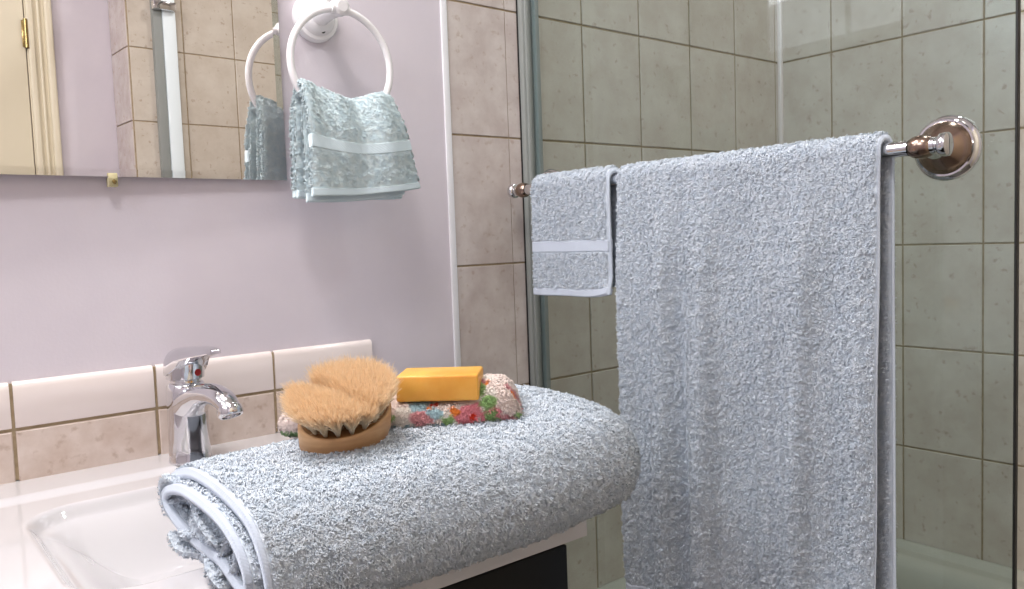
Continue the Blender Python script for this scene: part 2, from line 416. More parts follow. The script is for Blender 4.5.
# ------------------------------------------------------------------ towel ring on the wall
ring = tag(empty('towel_ring', (.52,0,1.41)), 'white plastic towel ring fixed to the wall right of the mirror', 'towel ring')
rc = Vector((.5155,0,1.409))
lathe('wall_plate', rc, (0,-1,0), [(0,.0325),(.006,.0325),(.010,.0300),(.011,.0255),(.0135,.0245),(.018,.0205),(.020,.016)], M['white_plastic'], ring)
lathe('screw', rc+Vector((.004,-.0165,-.0195)), (0,-1,-.4), [(0,.0030),(.0012,.0028)], M['dark'], ring, 14)
lathe('post', rc+Vector((0,-.014,0)), (.0,-1,-.03), [(0,.016),(.008,.0125),(.030,.0105),(.050,.0105),(.058,.0120),(.066,.0115),(.0695,.007)], M['white_plastic'], ring)
RC = Vector((.5145,-.075,1.3325)); RR = .0715
rings = []
for k in range(96):
    a = 2*PI*k/96; d = Vector((math.cos(a),0,math.sin(a))); c = RC+d*RR
    rings.append([c+d*(.0047*math.cos(q*2*PI/14))+Vector((0,1,0))*(.0047*math.sin(q*2*PI/14)) for q in range(14)])
ring_loft('hoop', rings, M['white_plastic'], ring, closed=True, angle=80)
lathe('sleeve', RC+Vector((-.013,0,RR+.0002)), (1,0,0), [(0,.005),(.001,.0068),(.025,.0068),(.026,.005)], M['white_plastic'], ring, 20)

# ------------------------------------------------------------------ shower door, bath
door = tag(empty('shower_screen', (.895,-.38,TUBZ)), 'green-tinted glass shower screen in a grey aluminium channel on the tub', 'shower screen')
GX = .895
bm = bmesh.new(); box_bm(bm, (GX-.003,-.735,TUBZ+.022), (GX+.003,-.018,2.0), .0006, 1)
from_bm('glass_panel', bm, M['glass'], door, False)
bm = bmesh.new(); box_bm(bm, (GX-.0032,-.7378,TUBZ+.022), (GX+.0032,-.7352,2.0), .0005, 1)
from_bm('edge_seal', bm, M['gasket'], door, False)
bm = bmesh.new()
box_bm(bm, (.8785,-.013,TUBZ+.002), (.9115,-.0005,2.02), .0015)
box_bm(bm, (.883,-.017,TUBZ+.002), (.890,-.012,2.02), .001)
box_bm(bm, (.899,-.022,TUBZ+.002), (.908,-.012,2.02), .001)
ch = from_bm('wall_channel', bm, M['alum'], door, True, 40)
box('channel_seal', (.8768,-.0030,TUBZ+.002), (.8784,-.0007,2.02), M['gasket'], door)
box('bottom_rail', (.880,-.74,TUBZ+.002), (.910,-.02,TUBZ+.024), M['alum'], door, .002)
box('top_rail', (.878,-1.415,2.0), (.912,-.02,2.035), M['alum'], door, .002)
box('far_jamb', (.788,-1.419,TUBZ+.002), (.813,-1.400,2.035), M['alum'], door, .001)
box('jamb_strip', (.814,-1.419,TUBZ+.002), (.850,-1.396,2.035), M['jamb_gleam'], door, .002)
box('jamb_bracket', (.785,-1.402,1.782), (.848,-1.380,1.806), M['chrome'], door, .003)

tub = tag(empty('bathtub', (1.26,-.71,0)), 'cream enamel bathtub behind the glass screen', 'bathtub')
tx0, tx1, ty0, ty1 = .80, 1.643, -1.418, -.002
nx, ny = 120, 160
U = np.linspace(tx0,tx1,nx); V = np.linspace(ty0,ty1,ny); UU, VV = np.meshgrid(U, V, indexing='ij')
sd = smooth_rect(UU, VV, .90, 1.575, -1.33, -.09, .12)
ZZ = TUBZ+.0*UU-.33*sstep(.0,-.13,sd)**.8-.004*sstep(.012,0,sd)
ZZ += .010*sstep(1.622,1.632,UU)+.010*sstep(-.024,-.014,VV)
bm = bmesh.new()
gv = [[bm.verts.new((UU[i,j],VV[i,j],ZZ[i,j])) for j in range(ny)] for i in range(nx)]
for i in range(nx-1):
    for j in range(ny-1): bm.faces.new((gv[i][j],gv[i+1][j],gv[i+1][j+1],gv[i][j+1]))
loop = [gv[i][0] for i in range(nx)]+[gv[nx-1][j] for j in range(1,ny)]+[gv[i][ny-1] for i in range(nx-2,-1,-1)]+[gv[0][j] for j in range(ny-2,0,-1)]
low = [bm.verts.new((v.co.x, v.co.y, .0005)) for v in loop]; L = len(loop)
for k in range(L): bm.faces.new((loop[k],low[k],low[(k+1)%L],loop[(k+1)%L]))
from_bm('tub_shell', bm, M['tub'], tub, True, 50)

# ------------------------------------------------------------------ towel bar
BX, BZ = .829, H0-.2955
bar = tag(empty('towel_bar', (BX,-.37,BZ)), 'chrome and bronze towel bar mounted across the glass shower screen', 'towel rail')
for yy in (-.0600, -.6735):
    ro = lathe('rosette', (GX-.0038, yy, BZ+.0012), (-1,0,0), [(0,.0330),(.004,.0335),(.0065,.0320),(.0075,.0300),(.0085,.0285),(.0095,.0300),(.0110,.0290)], M['chrome'], bar, 56)
    lathe('rosette_dome', (GX-.0138, yy, BZ+.0012), (-1,0,0), [(0,.0275),(.003,.0265),(.008,.0222),(.013,.0165),(.017,.0120),(.019,.0095)], M['bronze'], bar, 48)
    lathe('post', (GX-.030, yy, BZ), (-1,0,0), [(0,.0105),(.004,.0118),(.009,.0105),(.012,.0085),(.034,.0080)], M['chrome'], bar, 32)
    s = -1 if yy < -.3 else 1
    lathe('ball_joint', (BX, yy-.0125*s*-1*-1, BZ) if False else (BX, yy-s*.0105, BZ), (0,s,0), [(0,.0084),(.0012,.0092),(.003,.0104),(.007,.0115),(.0105,.0118),(.014,.0115),(.018,.0104),(.0198,.0092),(.021,.0084)], M['bronze'], bar, 36)
    lathe('finial', (BX, yy+s*.0105, BZ), (0,s,0), [(0,.0085),(.004,.0085),(.0045,.0073),(.0065,.0073),(.007,.0095),(.0085,.0110),(.0125,.0118),(.0155,.0115),(.0165,.0098),(.0172,.006)], M['chrome'], bar, 32)
lathe('rail', (BX,-.662,BZ), (0,1,0), [(0,.0080),(.59,.0080)], M['chrome'], bar, 32)

# ------------------------------------------------------------------ cloth tools
def vnoise2(u, v, seed=0):
    r = np.random.default_rng(seed).random((256,256))
    iu, iv = np.floor(u).astype(int), np.floor(v).astype(int); fu, fv = u-iu, v-iv
    fu = fu*fu*(3-2*fu); fv = fv*fv*(3-2*fv)
    g = lambda a, b: r[a % 256, b % 256]
    return (g(iu,iv)*(1-fu)+g(iu+1,iv)*fu)*(1-fv)+(g(iu,iv+1)*(1-fu)+g(iu+1,iv+1)*fu)*fv
def normals(C):
    du = np.gradient(C, axis=0); dv = np.gradient(C, axis=1)
    n = np.cross(du, dv); l = np.linalg.norm(n, axis=2, keepdims=True); return n/np.maximum(l, 1e-12)
def arclen(C):
    a = np.concatenate([[0], np.cumsum(np.linalg.norm(np.diff(C[:,C.shape[1]//2],axis=0),axis=1))])
    b = np.concatenate([[0], np.cumsum(np.linalg.norm(np.diff(C[C.shape[0]//2],axis=0),axis=1))])
    return a, b
def tufts(P, Nn, S, T, spacing, length, width, rnd, mask=None, colfn=None, lean=.65, droop=.15):
    """short looped pile on the grid P (normals Nn); S,T metric coordinates along the two grid directions"""
    A = np.linalg.norm(np.cross(P[1:,:-1]-P[:-1,:-1], P[:-1,1:]-P[:-1,:-1]), axis=2)
    if mask is not None: A = A*mask[:-1,:-1]
    tot = A.sum(); n = int(tot/spacing**2)
    if n < 1: return None
    c = np.cumsum(A.ravel()); idx = np.searchsorted(c, rnd.random(n)*c[-1]); idx = np.minimum(idx, A.size-1)
    i, j = np.unravel_index(idx, A.shape); a, b = rnd.random(n), rnd.random(n)
    def bil(G):
        if G.ndim == 3: aa, bb = a[:,None], b[:,None]
        else: aa, bb = a, b
        return (G[i,j]*(1-aa)+G[i+1,j]*aa)*(1-bb)+(G[i,j+1]*(1-aa)+G[i+1,j+1]*aa)*bb
    p = bil(P); nn = bil(Nn); nn /= np.linalg.norm(nn,axis=1,keepdims=True)+1e-12
    s = bil(S); t = bil(T)
    # clumping: neighbouring loops lean together
    k = 1/.0027
    ang = 2*PI*2.2*vnoise2(s*k*.9+50, t*k*.9+50, 3)+rnd.normal(0,1.0,n)
    ln = length*(.22+1.25*vnoise2(s*k+9, t*k+9, 5))*(.8+.4*rnd.random(n))
    ref = np.where(np.abs(nn[:,2:3]) > .85, np.array([[1.,0,0]]), np.array([[0,0,1.]]))
    e1 = np.cross(nn, ref); e1 /= np.linalg.norm(e1,axis=1,keepdims=True); e2 = np.cross(nn, e1)
    d = e1*np.cos(ang)[:,None]+e2*np.sin(ang)[:,None]
    d = d+rnd.normal(0,.15,(n,3)); d[:,2] -= droop
    sd_ = np.cross(nn, d); sd_ /= np.linalg.norm(sd_,axis=1,keepdims=True)+1e-9
    w = (width*(.7+.6*rnd.random(n)))[:,None]/2; l = ln[:,None]
    q0 = p-nn*.0006; q1 = p+nn*l*.55+d*l*.18*lean; q2 = p+nn*l*.92+d*l*.52*lean; q3 = p+nn*l*.80+d*l*.95*lean
    V = np.stack([q0-sd_*w, q0+sd_*w, q1-sd_*w, q1+sd_*w, q2-sd_*w*.95, q2+sd_*w*.95, q3-sd_*w*.5, q3+sd_*w*.5], 1).reshape(-1,3)
    base = (np.arange(n)*8)[:,None]
    F = np.concatenate([base+np.array([[0,1,3,2]]), base+np.array([[2,3,5,4]]), base+np.array([[4,5,7,6]])], 0)
    Cc = None
    if colfn is not None: Cc = np.repeat(colfn(s, t), 8, axis=0)
    return V, F, Cc, np.repeat(nn, 8, axis=0)
def raw_mesh(name, parts, mat, parent=None, smooth=True):
    Vs, Fs, Cs, off = [], [], [], 0
    Ns = [q[3] for q in parts if len(q) > 3]
    for V, F, C in [q[:3] for q in parts]:
        Vs.append(V); Fs.append(F+off); off += len(V)
        if C is not None: Cs.append(C)
    V = np.concatenate(Vs).astype(np.float32); F = np.concatenate(Fs).astype(np.int32)
    me = bpy.data.meshes.new(name)
    me.vertices.add(len(V)); me.vertices.foreach_set('co', V.ravel())
    me.loops.add(F.size); me.loops.foreach_set('vertex_index', F.ravel())
    me.polygons.add(len(F)); me.polygons.foreach_set('loop_start', np.arange(0, F.size, 4, dtype=np.int32))
    if Cs:
        C = np.concatenate(Cs); C = np.concatenate([C, np.ones((len(C),1))],1).astype(np.float32)
        at = me.color_attributes.new('Col','FLOAT_COLOR','POINT'); at.data.foreach_set('color', C.ravel())
    if len(Ns) == len(parts):
        at = me.attributes.new('pile_normal','FLOAT_VECTOR','POINT'); at.data.foreach_set('vector', np.concatenate(Ns).astype(np.float32).ravel())
    me.update(calc_edges=True); me.validate()
    return link(name, me, mat, parent, smooth)
def grid_faces(nu, nv, off=0, flip=False, wrap=False):
    i, j = np.meshgrid(np.arange(nu if wrap else nu-1), np.arange(nv-1), indexing='ij'); i, j = i.ravel(), j.ravel()
    i2 = (i+1) % nu
    q = np.stack([i*nv+j, i2*nv+j, i2*nv+j+1, i*nv+j+1],1)+off
    return q[:, ::-1] if flip else q
def round_edge(d, r):
    x = np.clip(d/r, 0, 1); return np.sqrt(np.maximum(1-(1-x)**2, 0))
def sheet(name, C, h, mat, parent=None, pile=None, edge_r=.004, open_edges=(0,0,0,0), colfn=None, mask=None, bump=0., seed=1, inner_pile=True):
    """a cloth layer of half thickness h around the centre grid C, rounded at its borders, with an optional looped pile"""
    N = normals(C); s, t = arclen(C); S, T = np.meshgrid(s, t, indexing='ij')
    Hh = np.full(C.shape[:2], h, float)
    Ls, Lt = s[-1], t[-1]
    for k, (d, op) in enumerate(zip((S, Ls-S, T, Lt-T), open_edges)):
        if not op: Hh = Hh*round_edge(d, edge_r)
    if bump: Hh = Hh+bump*(vnoise2(S/.006+3, T/.006+3, seed+9)-.5)*(Hh > h*.8)
    O = C+N*Hh[...,None]; I = C-N*Hh[...,None]
    nu, nv = C.shape[:2]
    parts = [(O.reshape(-1,3), grid_faces(nu,nv), colfn(S.ravel(),T.ravel()) if colfn else None),
             (I.reshape(-1,3), grid_faces(nu,nv,flip=True), colfn(S.ravel(),T.ravel()) if colfn else None)]
    # stitch borders
    b = [(i,0) for i in range(nu)]+[(nu-1,j) for j in range(1,nv)]+[(i,nv-1) for i in range(nu-2,-1,-1)]+[(0,j) for j in range(nv-2,0,-1)]
    idx = np.array([i*nv+j for i,j in b]); nxt = np.roll(idx,-1); M_ = nu*nv
    st = np.stack([idx, idx+M_, nxt+M_, nxt],1)
    V0 = np.concatenate([parts[0][0], parts[1][0]]); F0 = np.concatenate([parts[0][1], parts[1][1]+M_, st])
    C0 = np.concatenate([parts[0][2], parts[1][2]]) if colfn else None
    ps = [(V0, F0, C0, np.concatenate([N.reshape(-1,3), -N.reshape(-1,3)]))]
    if pile:
        rnd = np.random.default_rng(seed)
        sp, ln, wd = pile
        No = normals(O); a = tufts(O, No, S, T, sp, ln, wd, rnd, mask, colfn)
        if a: ps.append(a)
        if inner_pile:
            a = tufts(I, -normals(I), S, T, sp*1.15, ln, wd, rnd, mask, colfn)
            if a: ps.append(a)
    return raw_mesh(name, ps, mat, parent)
PILE = (.00092, .0030, .00085)

def path_sample(pts, n):
    pts = np.array(pts, float); d = np.concatenate([[0], np.cumsum(np.linalg.norm(np.diff(pts,axis=0),axis=1))])
    t = np.linspace(0, d[-1], n)
    return np.stack([np.interp(t, d, pts[:,k]) for k in range(pts.shape[1])],1), t
def spline(pts, n):
    """Catmull-Rom through pts, n samples evenly spaced"""
    P = np.array(pts, float); Q = np.vstack([2*P[0]-P[1], P, 2*P[-1]-P[-2]]); out = []
    for i in range(1, len(Q)-2):
        for t in np.linspace(0,1,40,endpoint=False):
            a,b,c,d = Q[i-1],Q[i],Q[i+1],Q[i+2]
            out.append(.5*((2*b)+(-a+c)*t+(2*a-5*b+4*c-d)*t*t+(-a+3*b-3*c+d)*t**3))
    out.append(P[-1]); return path_sample(out, n)

# ------------------------------------------------------------------ towels over the bar
def bar_towel(root, y0, y1, th, zf, zb, ripple, nx_=300, ny_=200, seed=1, bands=(), hem=.012, mat='terry', hemmat='hem', flare=None, edge_trim=True, backshift=0):
    r = .0085+th/2
    # profile in (x,z): front bottom -> over the bar -> back bottom ; front is toward -x
    fr = [(BX-r, zf), (BX-r, BZ)]
    arc = [(BX-r*math.cos(a), BZ+r*math.sin(a)) for a in np.linspace(0,PI,18)[1:-1]]
    bk = [(BX+r, BZ), (BX+r, zb)]
    prof, s = path_sample(fr+arc+bk, nx_)
    v = np.linspace(0,1,ny_)
    C = np.zeros((nx_,ny_,3)); yy = y0+(y1-y0)*v
    Xp, Zp = prof[:,0][:,None], prof[:,1][:,None]
    C[...,1] = yy[None,:]; C[...,0] = Xp+0*yy; C[...,2] = Zp+0*yy
    dep = np.clip((BZ-C[...,2])/.12, 0, 1); front = (C[...,0] < BX).astype(float)
    off = ripple(C[...,1], C[...,2])
    C[...,0] -= off*dep*np.where(front>0, 1, -.12)
    if flare is not None: C = flare(C, front, dep)
    Ltot = s[-1]
    mask = np.ones((nx_,ny_)); 
    for a, b in bands: mask[(s >= a)&(s <= b)] = 0
    mask[s < hem] = 0; mask[s > Ltot-hem] = 0
    if edge_trim: mask[:, :max(2,int(.004/(y0-y1)*ny_))] = 0; mask[:, -max(2,int(.004/(y0-y1)*ny_)):] = 0
    flip = C[:, ::-1].copy(); mask = mask[:, ::-1]
    sheet('pile', flip, th/2-.0012, M[mat], root, PILE, edge_r=.006, mask=mask, bump=.0008, seed=seed)
    # woven bands and hems are flat strips wrapped over the pile base
    def strip(nm, a, b, extra):
        i0, i1 = np.searchsorted(s, a), np.searchsorted(s, b); i1 = max(i1, i0+4)
        sheet(nm, flip[i0:i1], th/2-.0012+extra, M[hemmat], root, None, edge_r=.0015)
    for a, b in bands: strip('woven_band', a, b, .0010)
    strip('hem', 0, hem, .0012); strip('hem', Ltot-hem, Ltot, .0012)
    if edge_trim:
        k = max(4, int(.0030/(y0-y1)*ny_))
        # selvedge strips at both sides, thicker than the sheet's rounded rim
        sheet('selvedge', flip[:, :k], th/2-.0015, M[hemmat], root, None, edge_r=.0012)
        sheet('selvedge', flip[:, -k:], th/2-.0015, M[hemmat], root, None, edge_r=.0012)
    return root

def ripple_big(Y, Z):
    t = -(Y+.27)           # 0 at the left edge .. .37 at the right
    amp = np.clip((BZ-Z)/.35, 0, 1)**.7
    o = np.zeros_like(Y)
    for c, w_, a in ((.012,.012,.004),(.085,.013,.0075),(.150,.014,.0085),(.235,.010,.003),(.285,.012,.0065),(.345,.012,.003)):
        cc = c+.012*np.clip((BZ-Z)/.6,0,1)*math.sin(c*40)
        o += a*np.exp(-((t-cc)/w_)**2)
    o -= .004*np.exp(-((t-.205)/.03)**2)+.003*np.exp(-((t-.115)/.012)**2)+.003*np.exp(-((t-.32)/.014)**2)
    lump = .006*np.exp(-((t-.33)/.02)**2-((Z-(BZ-.52))/.06)**2)
    return 2.5*o*(.35+.65*amp)+lump+.0012*np.sin(Z*23+Y*31)
def flare_big(C, front, dep):
    d = np.clip(BZ-C[...,2], 0, 1); t = np.clip((-.2715-C[...,1])/.367, 0, 1)
    C[...,1] -= .001*t*(1-front)
    C[...,1] += .014*d*t*front - .006*d*(1-t)
    return C
bt = tag(empty('bath_towel', (BX,-.45,BZ)), 'large pale blue bath towel hanging folded over the bar on the glass', 'towel')
bar_towel(bt, -.2775, -.6390, .0100, BZ-.655, BZ-.62, ripple_big, 620, 420, 11, bands=((.058,.098),), hem=.018, flare=flare_big)
def ripple_small(Y, Z):
    t = -(Y+.097)
    return .0018*np.sin(t*70)*np.clip((BZ-Z)/.15,0,1)+.002*np.exp(-((t-.03)/.02)**2)
def flare_small(C, front, dep):
    Y = C[...,1]; Z = C[...,2]
    low = np.clip((BZ-.135-Z)/.04, 0, 1)*front
    cor = np.clip((-Y-.215)/.045, 0, 1)
    C[...,0] -= .010*low*cor; C[...,2] += .008*low*cor**2
    return C
ht = tag(empty('face_cloth', (BX,-.18,BZ)), 'small pale blue face cloth hanging left of the bath towel on the bar', 'towel')
bar_towel(ht, -.0995, -.2600, .0110, BZ-.1635, BZ-.150, ripple_small, 300, 220, 21, bands=((.0635,.0835),), hem=.0125, flare=flare_small)

# ------------------------------------------------------------------ wash cloth through the ring
wc = tag(empty('wash_cloth', (.54,-.05,1.27)), 'pale aqua terry wash cloth draped through the white wall ring', 'towel')
def ring_cloth(th, y_off_f, y_off_b, zf, zb, xl, xr, seed, bands, top_lift, name_extra=''):
    n1, n2 = 300, 170
    zr = RC.z-RR   # lowest point of the hoop
    prof = []
    yf, yb = RC.y-y_off_f, RC.y+y_off_b
    ztop = zr+top_lift
    prof = [(yf-.008, zf), (yf-.005, (zf+ztop)/2), (yf, ztop-.035), (RC.y-.010, ztop-.006), (RC.y, ztop), (RC.y+.008, ztop-.006), (yb, ztop-.03), (yb+.001, (zb+ztop)/2), (yb, zb)]
    P, s = spline(prof, n1)
    v = np.linspace(0,1,n2)
    C = np.zeros((n1,n2,3))
    zz = P[:,1]
    g = np.clip((ztop-zz)/(.125), 0, 1.1)[:,None]
    front = (s < s[np.argmax(zz)]).astype(float)[:,None]
    L_ = .4500+(xl-.4500)*g; R_ = .5830+(xr-.5830)*g**.9
    C[...,0] = L_+(R_-L_)*v[None,:]
    C[...,1] = P[:,0][:,None]; C[...,2] = zz[:,None]
    near = 1-np.clip(g, 0, 1)
    # the top follows the hoop up at both sides and sags in the middle
    C[...,2] += near*(.016*np.abs(2*v-1)[None,:]**2.2-.006*(v**3)[None,:]+.003*np.sin(v*9)[None,:]*near)
    C[...,1] += (-.004*np.sin(v*PI*3.1+.6)[None,:]*(.4+.6*g)-.004*np.sin(v*PI*5+2)[None,:]*near)*front
    C[...,1] = np.minimum(C[...,1], -.010)
    C[...,2] += (.012*(v[None,:]**2)*g-.004)*front*g
    Ltot = s[-1]; hem = .010
    mask = np.ones((n1,n2))
    for a, b in bands: mask[(s>=a)&(s<=b)] = 0
    mask[s<hem] = 0; mask[s>Ltot-hem] = 0
    C = C[:, ::-1].copy() if False else C
    N0 = normals(C)
    if N0[20, n2//2, 1] > 0: C = C[:, ::-1].copy()
    sheet('pile', C, th/2-.001, M['terry2'], wc, (.0013,.0024,.0010), edge_r=.005, mask=mask, bump=.0012, seed=seed)
    for a, b in bands:
        i0, i1 = np.searchsorted(s,a), np.searchsorted(s,b); sheet('woven_band', C[i0:i1], th/2+.0002, M['hem2'], wc, None, edge_r=.0012)
    for a, b in ((0,hem),(Ltot-hem,Ltot)):
        i0, i1 = np.searchsorted(s,a), np.searchsorted(s,b); i1 = max(i1,i0+4); i1=min(i1,n1); sheet('hem', C[i0:i1], th/2-.0002, M['hem2'], wc, None, edge_r=.0012)
ring_cloth(.012, .024, .018, 1.163, 1.160, .4455, .6060, 31, ((.052,.068),), .0265)
ring_cloth(.009, .0105, .006, 1.156, 1.158, .4440, .5900, 33, (), .0140)

# ------------------------------------------------------------------ folded towel on the counter
ft = tag(empty('folded_towel', (.42,-.38,.845)), 'thick pale blue towel folded up and lying across the basin counter', 'towel')
ZB = .8475                 # counter surface under the towel
def roll_section(n, inset=0.):
    """closed cross-section in normalised (y,z): y -1 front .. +1 back, z 0..1"""
    th = np.linspace(0, 2*PI, n, endpoint=False)
    e = 2.5
    y = np.sign(np.cos(th))*np.abs(np.cos(th))**(2/e); z = np.sign(np.sin(th))*np.abs(np.sin(th))**(2/e)
    return y, z
def roll_params(t):
    """t 0 left .. 1 right: centre y, half depth, top z, bottom z"""
    yf = np.interp(t, [0,.2,.6,.85,1], [-.504,-.512,-.515,-.508,-.488])
    yb = np.interp(t, [0,.15,.5,.8,1], [-.290,-.270,-.240,-.222,-.255])
    zt = np.interp(t, [0,.2,.5,.8,1], [.918,.918,.924,.934,.918])
    return (yf+yb)/2, (yb-yf)/2, zt
def roll_shell(x0, x1, inset, nu, nv, cap=True, over=0.):
    th = np.linspace(-PI*.5, PI*1.5, nu)          # starts below, closed
    v = np.linspace(0,1,nv)
    C = np.zeros((nu,nv,3))
    L = x1-x0
    x = x0+L*v
    t = np.clip((x-.19)/(.646-.19), 0, 1)
    cy, hd, zt = roll_params(t)
    e = 2.1
    cc = np.sign(np.cos(th))*np.abs(np.cos(th))**(2/e); ss = np.sign(np.sin(th))*np.abs(np.sin(th))**(2/e)
    capr = np.ones(nv)
    if cap:
        d = np.clip((x1-x)/.085, 0, 1); capr = np.sqrt(np.maximum(1-(1-d)**2.5, 1e-4))
    zc = .886; hz = (zt-.846)/2
    zcv = .846+hz
    C[...,0] = x[None,:]
    C[...,1] = cy[None,:]+(hd[None,:]-inset)*cc[:,None]*(.45+.55*capr[None,:])
    C[...,2] = zcv[None,:]+(hz[None,:]-inset)*ss[:,None]*capr[None,:]
    # the front droops over the counter edge, the back top slopes off
    fr = np.clip((-.430-C[...,1])/.07, 0, 1)
    C[...,2] -= .052*fr**1.4*np.clip((zcv[None,:]+.022-C[...,2])/.05, 0, 1.0)
    rt = np.clip((C[...,0]-.59)/.08, 0, 1)
    C[...,2] -= .030*rt*np.clip((zcv[None,:]-C[...,2]+.02)/.05, 0, 1)
    bk = np.clip((C[...,1]+.36)/.10, 0, 1)
    C[...,2] -= .006*bk*(ss[:,None] > 0)
    # soft unevenness
    C[...,2] += .0022*np.sin(C[...,0]*21+C[...,1]*11)*(ss[:,None] > 0)
    C[...,0] += (C[...,2]-.885)*-.05+( -.012*np.clip((C[...,1]+.42)/.16,-1,1))*0
    return C
def pile_shell(C, h, name, seed, pile=PILE, dens=1, trim=.0058, inner=True, mask=None):
    N = normals(C)
    mid = N[C.shape[0]//2, C.shape[1]//2]
    if mid[2] < 0: C = C[::-1].copy()
    s, t = arclen(C)
    m = np.ones(C.shape[:2]) if mask is None else mask
    m[:, t < trim] = 0
    o = sheet(name, C, h, M['terry'], ft, pile, edge_r=.004, open_edges=(1,1,0,1), mask=m, bump=.0012, seed=seed, inner_pile=inner)
    k = np.searchsorted(t, trim)
    sheet('hem', C[:, :k+1], h+.0006, M['hem'], ft, None, edge_r=.0014, open_edges=(1,1,0,0))
    return C
Cs = roll_shell(.2065, .637, .0045, 420, 520)
pile_shell(Cs, .0042, 'outer_layer', 41, inner=False)
C2 = roll_shell(.1965, .30, .0165, 300, 110, cap=False)
pile_shell(C2, .0038, 'second_layer', 42, pile=(.0015,.003,.0012))
# loose folds inside the open end
def fold(pts, x0, x1, h, seed, wob=.004, name='inner_fold', mat='terry', lean=0):
    P, s = spline(pts, 160)
    nv = 40; v = np.linspace(0,1,nv)
    C = np.zeros((160,nv,3))
    C[...,1] = P[:,0][:,None]; C[...,2] = P[:,1][:,None]
    xs_ = x0+wob*np.sin(np.linspace(0,1,160)*PI*3+seed)+lean*np.linspace(0,1,160)
    C[...,0] = xs_[:,None]+(x1-xs_)[:,None]*v[None,:]
    C[...,2] += .002*np.sin(v*20+seed)[None,:]
    m = np.ones((160,nv))
    sheet(name, C, h, M[mat], ft, (.0017,.0024,.0012), edge_r=.003, mask=m, seed=seed)
fold([(-.305,.865),(-.300,.893),(-.318,.902),(-.360,.893),(-.400,.884),(-.430,.874)], .1990, .29, .0028, 3)
fold([(-.300,.873),(-.335,.886),(-.380,.873),(-.425,.858)], .2040, .29, .0030, 5, .006)
fold([(-.300,.862),(-.345,.860),(-.395,.866),(-.440,.852)], .2000, .29, .0032, 7, .005)
fold([(-.318,.854),(-.360,.850),(-.410,.857),(-.445,.846)], .1960, .29, .0030, 9, .004)
sp_ = [(-.452+(.017-.0019*k)*math.cos(k*.9), .868+(.017-.0019*k)*math.sin(k*.9)) for k in range(9)]
fold(sp_, .2010, .28, .0022, 11, .002)

# ------------------------------------------------------------------ floral cloth
TOPZ = .9165
fl = empty('floral_wash_cloth', (.46,-.34,TOPZ))
tag(fl, 'small floral terry cloth folded under the yellow soap, on the folded towel', 'cloth')
fa = np.array([.110,-.0785]); fL = 1
A0 = np.array([.297,-.316]); A1 = np.array([.4835,-.4560])    # front bottom line, left to right
ux = (A1-A0)/np.linalg.norm(A1-A0); uy = np.array([-ux[1], ux[0]])
FL = np.linalg.norm(A1-A0)
PAL = dict(pink=(.93,.66,.68), white=(.97,.94,.91), green=(.62,.76,.50), red=(.90,.25,.16), blue=(.70,.82,.86), orange=(.95,.55,.25), cream=(.96,.89,.86), rose=(.91,.56,.60))
PALL = {k: np.array(s2l(v)[:3]) for k, v in PAL.items()}
blobs = []
rb = np.random.default_rng(4)
def flower_col(a, b):
    """a: along the cloth, b: around it (metres)"""
    out = np.tile(PALL['cream'], (len(a),1))
    wob = .004*(vnoise2(a/.006+7, b/.006+7, 2)-.5)
    for (x, y, r, c) in BL:
        d = np.hypot(a-x, b-y)+wob*1.4
        k = np.clip((r-d)/.0025+.5, 0, 1)[:,None]
        out = out*(1-k)+PALL[c]*k
    return out
BL = []
for i in range(60):
    BL.append((rb.random()*.26, rb.random()*.34, .006+rb.random()*.008, ['pink','green','white','blue','rose','white','green','pink'][i%8]))
for i in range(22):
    BL.append((rb.random()*.26, rb.random()*.34, .003+rb.random()*.002, ['red','orange'][i%2]))
def fp(a, b, z): return (A0[0]+ux[0]*a+uy[0]*b, A0[1]+ux[1]*a+uy[1]*b, z)
# folded slab: closed section in (b,z) swept along a, with the right end rolled up
na, nb = 240, 200
th = np.linspace(0, 2*PI, nb)
e = 2.6
cb = np.sign(np.cos(th))*np.abs(np.cos(th))**(2/e); sb = np.sign(np.sin(th))*np.abs(np.sin(th))**(2/e)
av = np.linspace(0,1,na)
C = np.zeros((na,nb,3)); Sb = np.linspace(0,.24,nb)
for i, t in enumerate(av):
    a = t*FL
    hh = np.interp(a*.2195/FL, [0,.02,.085,.15,.172,.190,.206,.216,.2195], [.010,.014,.0150,.0155,.0180,.0225,.0215,.0160,.0110])
    wd = np.interp(a*.2195/FL, [0,.02,.15,.172,.2195], [.036,.040,.042,.040,.032])
    endc = min(1, math.sqrt(max(0, 1-max(0,(a-(FL-.012))/.012)**2)), math.sqrt(max(0,1-max(0,(.010-a)/.010)**2)))
    b = .046+wd*1.08*cb*(.6+.4*endc); z = TOPZ-.001+hh+hh*sb*endc
    z = z+.0012*np.sin(b*90+a*60)
    C[i,:,0] = A0[0]+ux[0]*a+uy[0]*b; C[i,:,1] = A0[1]+ux[1]*a+uy[1]*b; C[i,:,2] = z
s_, t_ = arclen(C); S_, T_ = np.meshgrid(s_, np.linspace(0,.22,nb), indexing='ij')
